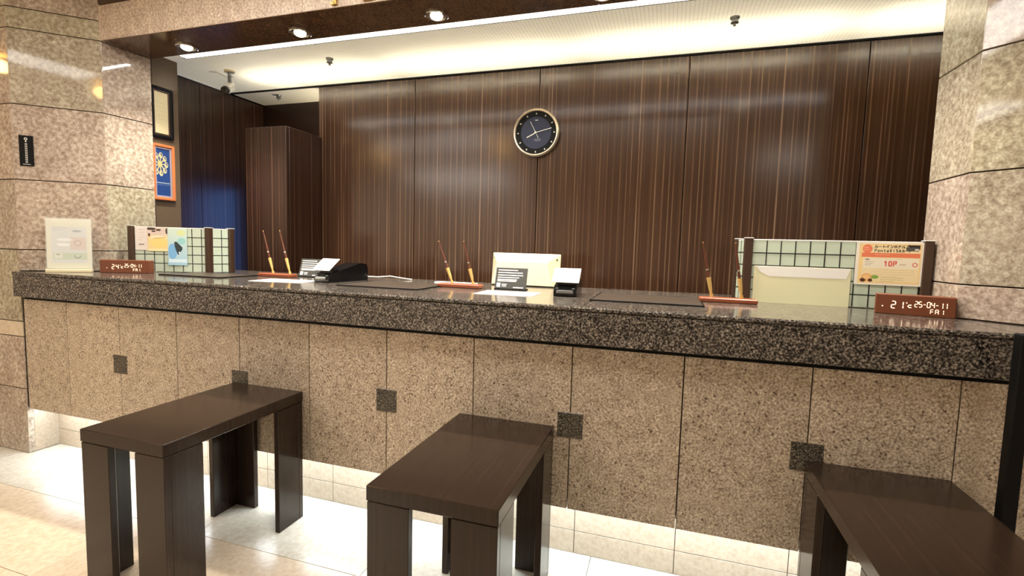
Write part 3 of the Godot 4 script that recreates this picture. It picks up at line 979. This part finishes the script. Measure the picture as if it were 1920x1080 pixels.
	var cs := thing("cream_sheet", "plain cream sheet with a white upper band leaning on the right divider", "sheet", Vector3(0.548, y, -2.404), ra)
	bx("sheet", Vector3(0, 0.081, 0), Vector3(0.366, 0.162, 0.003), veil, cs, 0.0006)
	var ub := ST()
	face(ub, [Vector3(-0.176, 0.161, 0.0023), Vector3(0.181, 0.161, 0.0023), Vector3(0.168, 0.118, 0.0023), Vector3(-0.125, 0.118, 0.0023), Vector3(-0.158, 0.137, 0.0023)], Vector3(0, 0, 1))
	face(ub, [Vector3(-0.176, 0.161, 0.0016), Vector3(0.181, 0.161, 0.0016), Vector3(0.181, 0.161, 0.0023), Vector3(-0.176, 0.161, 0.0023)], Vector3(0, 1, 0))
	face(ub, [Vector3(-0.125, 0.118, 0.0016), Vector3(0.168, 0.118, 0.0016), Vector3(0.168, 0.118, 0.0023), Vector3(-0.125, 0.118, 0.0023)], Vector3(0, -1, 0))
	obj("upper_band", ub, M.white, cs)
	# pen stands: foot x, tip x, tip height, tip depth
	pen_stand(Vector3(-2.222, y, -2.39), 0.0, [[-0.03, -0.112, 0.272, -0.01], [0.093, 0.01, 0.276, -0.01]], "red-brown pen stand with two pens beside the leftmost desk mat")
	pen_stand(Vector3(-1.013, y, -2.335), 0.0, [[-0.043, -0.135, 0.236, -0.02], [0.073, 0.006, 0.238, -0.02]], "red-brown pen stand with two pens left of the cream monitor")
	pen_stand(Vector3(0.254, y, -2.32), 0.0, [[-0.064, -0.113, 0.26, 0.0], [0.056, 0.018, 0.26, 0.0]], "red-brown pen stand with two pens before the right divider")
	# desk mats
	var mats := [[-2.56, -2.222, "dark leather desk mat before the left divider"], [-1.335, -2.24, "dark leather desk mat between the card terminal and the pen stand"], [-0.08, -2.235, "dark leather desk mat left of the rightmost pen stand"]]
	for q in mats:
		var t := thing("desk_mat", q[2], "desk mat", Vector3(q[0], y, q[1]), 0, "leather desk mats on the counter")
		var dp := 0.27 if q[0] < -2.0 else 0.36
		bx("pad", Vector3(0, 0.003, 0), Vector3(0.45, 0.006, dp), M.mat, t, 0.0015)
		var st := ST()
		for s in [-1.0, 1.0]:
			cbox(st, Vector3(s * 0.222, 0.0045, 0), Vector3(0.006, 0.005, dp), 0.001)
			cbox(st, Vector3(0, 0.0045, s * (dp / 2 - 0.003)), Vector3(0.45, 0.005, 0.006), 0.001)
		obj("border", st, M.black, t)
	# papers
	flat_card("paper_sheet", Vector3(-1.96, y, -2.16), deg_to_rad(8), 0.297, 0.19, "white paper sheet lying before the left small plaque", "paper", M.paper)
	flat_card("paper_sheet", Vector3(-0.70, y, -2.17), deg_to_rad(2), 0.27, 0.2, "white paper sheet lying before the small plaque at the monitor", "paper", M.paper)
	var bt := thing("card_tray", "slim white card tray behind the middle pen stand", "tray", Vector3(-1.11, y, -2.50))
	bx("tray", Vector3(0, 0.006, 0), Vector3(0.24, 0.012, 0.05), M.white, bt, 0.002)
	# plaques
	var p1 := thing("plaque", "small dark grey plaque with white lettering behind the left card terminal", "plaque", Vector3(-2.06, y, -2.48), deg_to_rad(2), "small lettered plaques on the counter")
	plaque_mesh(p1, 0.165, 0.11)
	var p2: Node3D = p1.duplicate()
	p2.name = numbered("plaque")
	add_child(p2, true)
	p2.position = Vector3(-0.752, y, -2.365)
	p2.set_meta("label", "small dark grey plaque with white lettering before the cream monitor")
	# card terminals
	terminal(Vector3(-1.735, y, -2.345), deg_to_rad(-8), 0.3, 0.10, "black card terminal with a tilted white card and cable beside the left plaque")
	terminal(Vector3(-0.437, y, -2.26), deg_to_rad(3), 0.19, 0.075, "black card terminal with a printed white card right of the cream monitor")
	var cb := thing("power_cable", "thin white cable lying behind the left card terminal", "cable", Vector3(-1.70, y, -2.5))
	var st2 := ST()
	tube(st2, [Vector3(0.0, 0.03, 0.02), Vector3(0.03, 0.02, 0), Vector3(0.08, 0.018, -0.03), Vector3(0.14, 0.024, -0.06), Vector3(0.2, 0.012, -0.1), Vector3(0.24, 0.004, -0.14)], [0.0035], 10)
	obj("cord", st2, M.white, cb)
	# cream monitor seen from behind
	var mo := thing("cream_monitor", "cream desktop monitor seen from behind, standing on the counter", "monitor", Vector3(-0.762, y, -2.66), 0.0)
	var RR := Basis(Vector3.RIGHT, deg_to_rad(-6))
	var sh := ST()
	var hw := 0.195
	var H := 0.178
	# rear shell: outer rim, sloping sides, raised rear face towards the lobby
	var rim := [Vector3(-hw, 0, 0), Vector3(hw, 0, 0), Vector3(hw, H, 0), Vector3(-hw, H, 0)]
	var rear := [Vector3(-0.18, 0, 0.05), Vector3(0.172, 0, 0.05), Vector3(0.135, H - 0.052, 0.05), Vector3(-0.155, H - 0.052, 0.05)]
	face(sh, rear, Vector3(0, 0, 1))
	var mid := Vector3(0, H / 2, 0)
	for i in 4:
		var j := (i + 1) % 4
		face(sh, [rim[i], rim[j], rear[j], rear[i]], (rim[i] + rim[j]) / 2 - mid)
	obj("rear_shell", sh, M.cream, mo, Vector3(0, 0.002, 0), RR)
	bx("front_bezel", RR * Vector3(0, H / 2, -0.008) + Vector3(0, 0.002, 0), Vector3(hw * 2 + 0.004, H + 0.004, 0.016), M.cream, mo, 0.003, RR)
	for s in [-0.184, 0.182]:
		var sc := ST()
		lathe(sc, [Vector2(0, 0.004), Vector2(0.004, 0.004), Vector2(0.004, 0)], Transform3D(Basis(Vector3.RIGHT, deg_to_rad(90)), Vector3.ZERO), 12)
		obj("screw", sc, M.black, mo, RR * Vector3(s, H - 0.03, 0.012) + Vector3(0, 0.002, 0), RR)

func small_things() -> void:
	# wall clock
	var c := thing("wall_clock", "round wall clock with a dark blue dial and pale metal rim", "clock", Vector3(-0.886, 2.064, BACK))
	var F := Basis(Vector3.RIGHT, deg_to_rad(90))     # lathe axis to +z
	var st := ST()
	lathe(st, [Vector2(0.14, 0.0), Vector2(0.155, 0.004), Vector2(0.159, 0.02), Vector2(0.157, 0.036), Vector2(0.150, 0.044), Vector2(0.143, 0.042), Vector2(0.139, 0.03)], Transform3D(F, Vector3.ZERO), 72)
	obj("rim", st, plain(rgb(226, 212, 188), 0.3, 0.7), c)
	st = ST()
	lathe(st, [Vector2(0.0, 0.028), Vector2(0.105, 0.028)], Transform3D(F, Vector3.ZERO), 48)
	lathe(st, [Vector2(0.105, 0.028), Vector2(0.105, 0.0)], Transform3D(F, Vector3.ZERO), 48)
	var blue := obj("dial", st, plain(rgb(20, 30, 62), 0.5), c)
	st = ST()
	lathe(st, [Vector2(0.103, 0.0265), Vector2(0.14, 0.0265), Vector2(0.14, 0.0)], Transform3D(F, Vector3.ZERO), 64)
	obj("chapter_ring", st, M.black, c)
	for k in 12:
		var a := TAU * k / 12.0
		bx("hour_marker", Vector3(sin(a) * 0.125, cos(a) * 0.125, 0.0275), Vector3(0.007, 0.011, 0.003), M.white, c, 0.001, Basis(Vector3.BACK, -a))
	var hand := func(called: String, deg: float, l: float, tail: float, w: float, z: float) -> void:
		var a := deg_to_rad(deg)
		var h := ST()
		cbox(h, Vector3(0, (l - tail) / 2, 0), Vector3(w, l + tail, 0.0015), 0.0004)
		obj(called, h, M.white, c, Vector3(0, 0, z), Basis(Vector3.BACK, -a))
	hand.call("hour_hand", 244.0, 0.07, 0.01, 0.0075, 0.031)
	hand.call("minute_hand", 76.0, 0.11, 0.012, 0.005, 0.0335)
	hand.call("second_hand", 332.0, 0.082, 0.042, 0.003, 0.036)
	st = ST()
	lathe(st, [Vector2(0.0, 0.039), Vector2(0.006, 0.0385), Vector2(0.006, 0.028)], Transform3D(F, Vector3.ZERO), 16)
	obj("hub", st, M.chrome, c)
	bx("maker_mark", Vector3(0.002, 0.082, 0.0288), Vector3(0.021, 0.004, 0.001), M.white, c, 0.0002)
	st = ST()
	lathe(st, [Vector2(0.0, 0.0), Vector2(0.016, 0.0), Vector2(0.016, -0.001)], Transform3D(F.scaled_local(Vector3(1.7, 1, 0.62)), Vector3(0.012, -0.047, 0.0292)), 24)
	obj("oval_emblem", st, plain(rgb(84, 90, 108), 0.5), c)
	# frames on the left wall
	var frame := func(called: String, label: String, y0: float, y1: float, z0: float, z1: float, fm: Material, pic: Material, inner: Material) -> void:
		var t := thing(called, label, "picture frame", Vector3(-3.279, (y0 + y1) / 2, (z0 + z1) / 2), deg_to_rad(90))
		var w := absf(z1 - z0)
		var h := y1 - y0
		var f := ST()
		for s in [-1.0, 1.0]:
			cbox(f, Vector3(s * (w / 2 - 0.01), 0, 0.011), Vector3(0.02, h, 0.022), 0.004)
			cbox(f, Vector3(0, s * (h / 2 - 0.01), 0.011), Vector3(w - 0.036, 0.02, 0.022), 0.004)
		obj("frame", f, fm, t)
		var b := ST()
		for s in [-1.0, 1.0]:
			cbox(b, Vector3(s * (w / 2 - 0.025), 0, 0.008), Vector3(0.012, h - 0.036, 0.012), 0.002)
			cbox(b, Vector3(0, s * (h / 2 - 0.025), 0.008), Vector3(w - 0.058, 0.012, 0.012), 0.002)
		obj("inner_border", b, inner, t)
		obj("picture", card(w - 0.05, h - 0.05, 0.004), pic, t, Vector3(0, -(h - 0.05) / 2, 0.006))
	var im := Image.create(120, 150, false, Image.FORMAT_RGB8)
	im.fill(rgb(226, 212, 170))
	scribble(im, Vector2(30, 40), 60, 6, 14, rgb(206, 190, 148), 8, 2)
	frame.call("certificate_frame", "black framed cream certificate on the wall behind the left column, upper one", 1.96, 2.292, -2.43, -2.586, M.black, printed(im, 0.4), M.post_wood)
	im = Image.create(96, 300, false, Image.FORMAT_RGB8)
	im.fill(rgb(34, 62, 116))
	var ce := Vector2(30, 100)
	for k in 9:
		var a := TAU * k / 9.0
		var p := ce + Vector2(cos(a) * 40, sin(a) * 56)
		disc(im, p, 12, 18, rgb(202, 186, 140))
		disc(im, p + Vector2(2, -3), 6, 10, rgb(40, 60, 104))
		line(im, ce, p, 6, rgb(190, 176, 120))
	disc(im, ce, 14, 20, rgb(186, 172, 110))
	im.fill_rect(Rect2i(6, 212, 84, 6), rgb(150, 160, 170))
	im.fill_rect(Rect2i(6, 226, 84, 3), rgb(90, 110, 150))
	frame.call("emblem_frame", "orange wood framed blue print with a pale scrolled emblem, lower one on the wall", 1.549, 1.92, -2.43, -2.587, plain(rgb(190, 112, 62), 0.4), printed(im, 0.35), plain(rgb(150, 140, 150), 0.4))
	# black upright sign on the left column's slanting face
	var dir := Vector2(0.315, -0.278).normalized()
	var ang := atan2(-dir.y, dir.x)
	var n := Basis(Vector3.UP, ang) * Vector3(0, 0, 1)
	var s := thing("wall_sign", "small black upright sign with white vertical lettering on the left column", "sign", Vector3(-3.515, 1.77, -1.897) + n * 0.003, ang)
	bx("plate", Vector3.ZERO, Vector3(0.062, 0.17, 0.006), M.black, s, 0.001)
	st = ST()
	lathe(st, [Vector2(0.004, 0.0036), Vector2(0.0075, 0.0036)], Transform3D(F, Vector3(0, 0.066, 0)), 16)
	lathe(st, [Vector2(0.0, 0.0036), Vector2(0.004, 0.0036)], Transform3D(F, Vector3(0, 0.052, 0)), 12)
	for k in 9:
		var yy := 0.04 - k * 0.0125
		cbox(st, Vector3(0, yy, 0.0033), Vector3(0.010, 0.0016, 0.0006), 0.0001)
		cbox(st, Vector3(0.001, yy - 0.004, 0.0033), Vector3(0.008, 0.0014, 0.0006), 0.0001)
		cbox(st, Vector3(-0.0035, yy - 0.005, 0.0033), Vector3(0.0014, 0.008, 0.0006), 0.0001)
		cbox(st, Vector3(0.0035, yy - 0.005, 0.0033), Vector3(0.0014, 0.008, 0.0006), 0.0001)
	cbox(st, Vector3(0, -0.076, 0.0033), Vector3(0.034, 0.002, 0.0006), 0.0001)
	obj("lettering", st, M.white, s)
	# soffit downlights, each with its own lamp
	var dx := [-2.81, -1.988, -1.163, -0.342, 0.48]
	var names := ["recessed downlight in the dark soffit beside the left column", "recessed downlight in the dark soffit, second from the left column", "recessed downlight in the dark soffit above the middle pen stand", "recessed downlight in the dark soffit, cut by the top of the frame", "recessed downlight in the dark soffit toward the right column"]
	for k in 5:
		var t := thing("downlight", names[k], "downlight", Vector3(dx[k], SOFFIT, -2.325), 0, "downlights in the soffit")
		st = ST()
		lathe(st, [Vector2(0.06, 0.0), Vector2(0.06, -0.005), Vector2(0.055, -0.009), Vector2(0.047, -0.008), Vector2(0.042, 0.0)], Transform3D(), 40)
		obj("trim_ring", st, M.chrome, t)
		st = ST()
		lathe(st, [Vector2(0.044, -0.001), Vector2(0.036, -0.004), Vector2(0.028, -0.003)], Transform3D(), 32)
		obj("reflector", st, M.chrome, t)
		st = ST()
		var prof := []
		for q in 8:
			var a := PI / 2 * q / 7.0
			prof.append(Vector2(0.032 * cos(a), -0.002 - 0.02 * sin(a)))
		lathe(st, prof, Transform3D(), 24)
		obj("bulb", st, glow(Color(1.0, 0.93, 0.8), 14.0), t)
		var l := SpotLight3D.new()
		l.name = "spot"
		l.light_energy = 2.2
		l.light_color = Color(1.0, 0.97, 0.92)
		l.light_size = 0.02
		l.spot_angle = 58.0
		l.spot_angle_attenuation = 0.9
		l.spot_range = 6.0
		l.spot_attenuation = 2.0
		l.shadow_enabled = true
		t.add_child(l)
		l.position = Vector3(0, -0.03, 0)
		l.basis = Basis.looking_at(Vector3.DOWN, Vector3.FORWARD)
	# warm downlights in the lobby ceiling that the polished stone mirrors
	for q in [[-2.24, -0.05, "warm round downlight in the lobby ceiling beside the light panel"], [-5.25, -1.02, "warm round downlight in the lobby ceiling near the left wall"], [-4.35, 0.3, "warm round downlight in the lobby ceiling behind the light panel"]]:
		var t := thing("lobby_downlight", q[2], "downlight", Vector3(q[0], CEIL, q[1]), 0, "warm downlights in the lobby")
		st = ST()
		lathe(st, [Vector2(0.075, 0.0), Vector2(0.075, -0.008), Vector2(0.06, -0.01), Vector2(0.055, 0.0)], Transform3D(), 32)
		obj("trim_ring", st, M.brass, t)
		st = ST()
		lathe(st, [Vector2(0.056, -0.003), Vector2(0.04, -0.02), Vector2(0.0, -0.026)], Transform3D(), 28)
		obj("bulb", st, glow(Color(1.0, 0.78, 0.35), 7.0), t)
		var l := OmniLight3D.new()
		l.name = "lamp"
		l.light_energy = 0.1
		l.light_color = Color(1.0, 0.78, 0.45)
		l.light_size = 0.05
		l.omni_range = 8.0
		l.omni_attenuation = 2.0
		l.shadow_enabled = true
		t.add_child(l)
		l.position = Vector3(0, -0.1, 0)
	# sprinkler heads in the ceiling behind the counter
	for q in [[-2.189, -2.833, "sprinkler head in the light panel, left of the wall clock"], [0.263, -2.847, "sprinkler head in the light panel, toward the right column"], [-3.144, -3.417, "sprinkler head in the cream ceiling above the corner partition"]]:
		var t := thing("sprinkler", q[2], "sprinkler", Vector3(q[0], OFFICE, q[1]), 0, "sprinkler heads in the office ceiling")
		st = ST()
		lathe(st, [Vector2(0.024, 0.002), Vector2(0.024, -0.004), Vector2(0.017, -0.012), Vector2(0.016, -0.018)], Transform3D(), 24)
		obj("rosette", st, M.steel, t)
		st = ST()
		lathe(st, [Vector2(0.012, -0.016), Vector2(0.018, -0.022), Vector2(0.02, -0.027), Vector2(0.008, -0.031), Vector2(0.007, -0.042), Vector2(0.0, -0.044)], Transform3D(), 24)
		obj("deflector", st, M.steel, t)
	# security camera on the ceiling at the left
	var k := thing("security_camera", "white security camera on a bracket under the ceiling at the left", "camera", Vector3(-3.06, OFFICE, -2.86))
	st = ST()
	lathe(st, [Vector2(0.0, -0.012), Vector2(0.034, -0.012), Vector2(0.036, 0.0)], Transform3D(), 24)
	obj("ceiling_plate", st, M.cream, k)
	st = ST()
	tube(st, [Vector3(0, -0.01, 0), Vector3(0.0, -0.05, 0.0)], [0.013], 12)
	obj("stem", st, M.steel, k)
	bx("bracket", Vector3(0.012, -0.07, 0.0), Vector3(0.034, 0.06, 0.034), M.steel, k, 0.006)
	var CR := Basis(Vector3.UP, deg_to_rad(28)) * Basis(Vector3.RIGHT, deg_to_rad(28))
	st = ST()
	cbox(st, Vector3(0, 0, 0.01), Vector3(0.06, 0.055, 0.12), 0.012)
	var hs := obj("housing", st, M.white, k, Vector3(0.025, -0.128, 0.03), CR)
	st = ST()
	lathe(st, [Vector2(0.027, 0.0), Vector2(0.027, 0.02), Vector2(0.02, 0.022), Vector2(0.0, 0.018)], Transform3D(F, Vector3(0, 0, 0.07)), 24)
	obj("lens", st, M.black_gloss, hs)
	st = ST()
	tube(st, [Vector3(-0.01, -0.05, 0.01), Vector3(-0.05, -0.03, 0.02), Vector3(-0.09, -0.012, 0.03), Vector3(-0.14, -0.008, 0.04)], [0.004], 8)
	obj("cable", st, M.white, k)
	# brass lettering on the fascia, only its lower ends in view
	var bl := thing("brass_letter", "brass letter on the stone fascia, its hooked foot above the leftmost soffit lights", "letter", Vector3(-1.605, 2.455, -2.13))
	st = ST()
	cbox(st, Vector3(0, 0.06, 0.008), Vector3(0.014, 0.13, 0.012), 0.001)
	cbox(st, Vector3(-0.012, 0.001, 0.008), Vector3(0.022, 0.012, 0.012), 0.001)
	obj("stroke", st, M.brass, bl)
	var bl2 := thing("brass_letter", "brass letter on the stone fascia right of the hooked one, cut by the frame", "letter", Vector3(-1.42, 2.455, -2.13))
	st = ST()
	cbox(st, Vector3(0, 0.055, 0.008), Vector3(0.014, 0.115, 0.012), 0.001)
	cbox(st, Vector3(0, 0.0, 0.008), Vector3(0.06, 0.011, 0.012), 0.001)
	obj("stroke", st, M.brass, bl2)
	# black upright post at the right end
	var bp := thing("barrier_post", "slim black upright post before the right end of the counter", "post", Vector3(0.966, 0, -1.74))
	bx("upright", Vector3(0, 0.55, 0), Vector3(0.036, 1.09, 0.036), M.black, bp, 0.003)
	bx("foot", Vector3(0, 0.006, 0), Vector3(0.12, 0.012, 0.12), M.black, bp, 0.003)
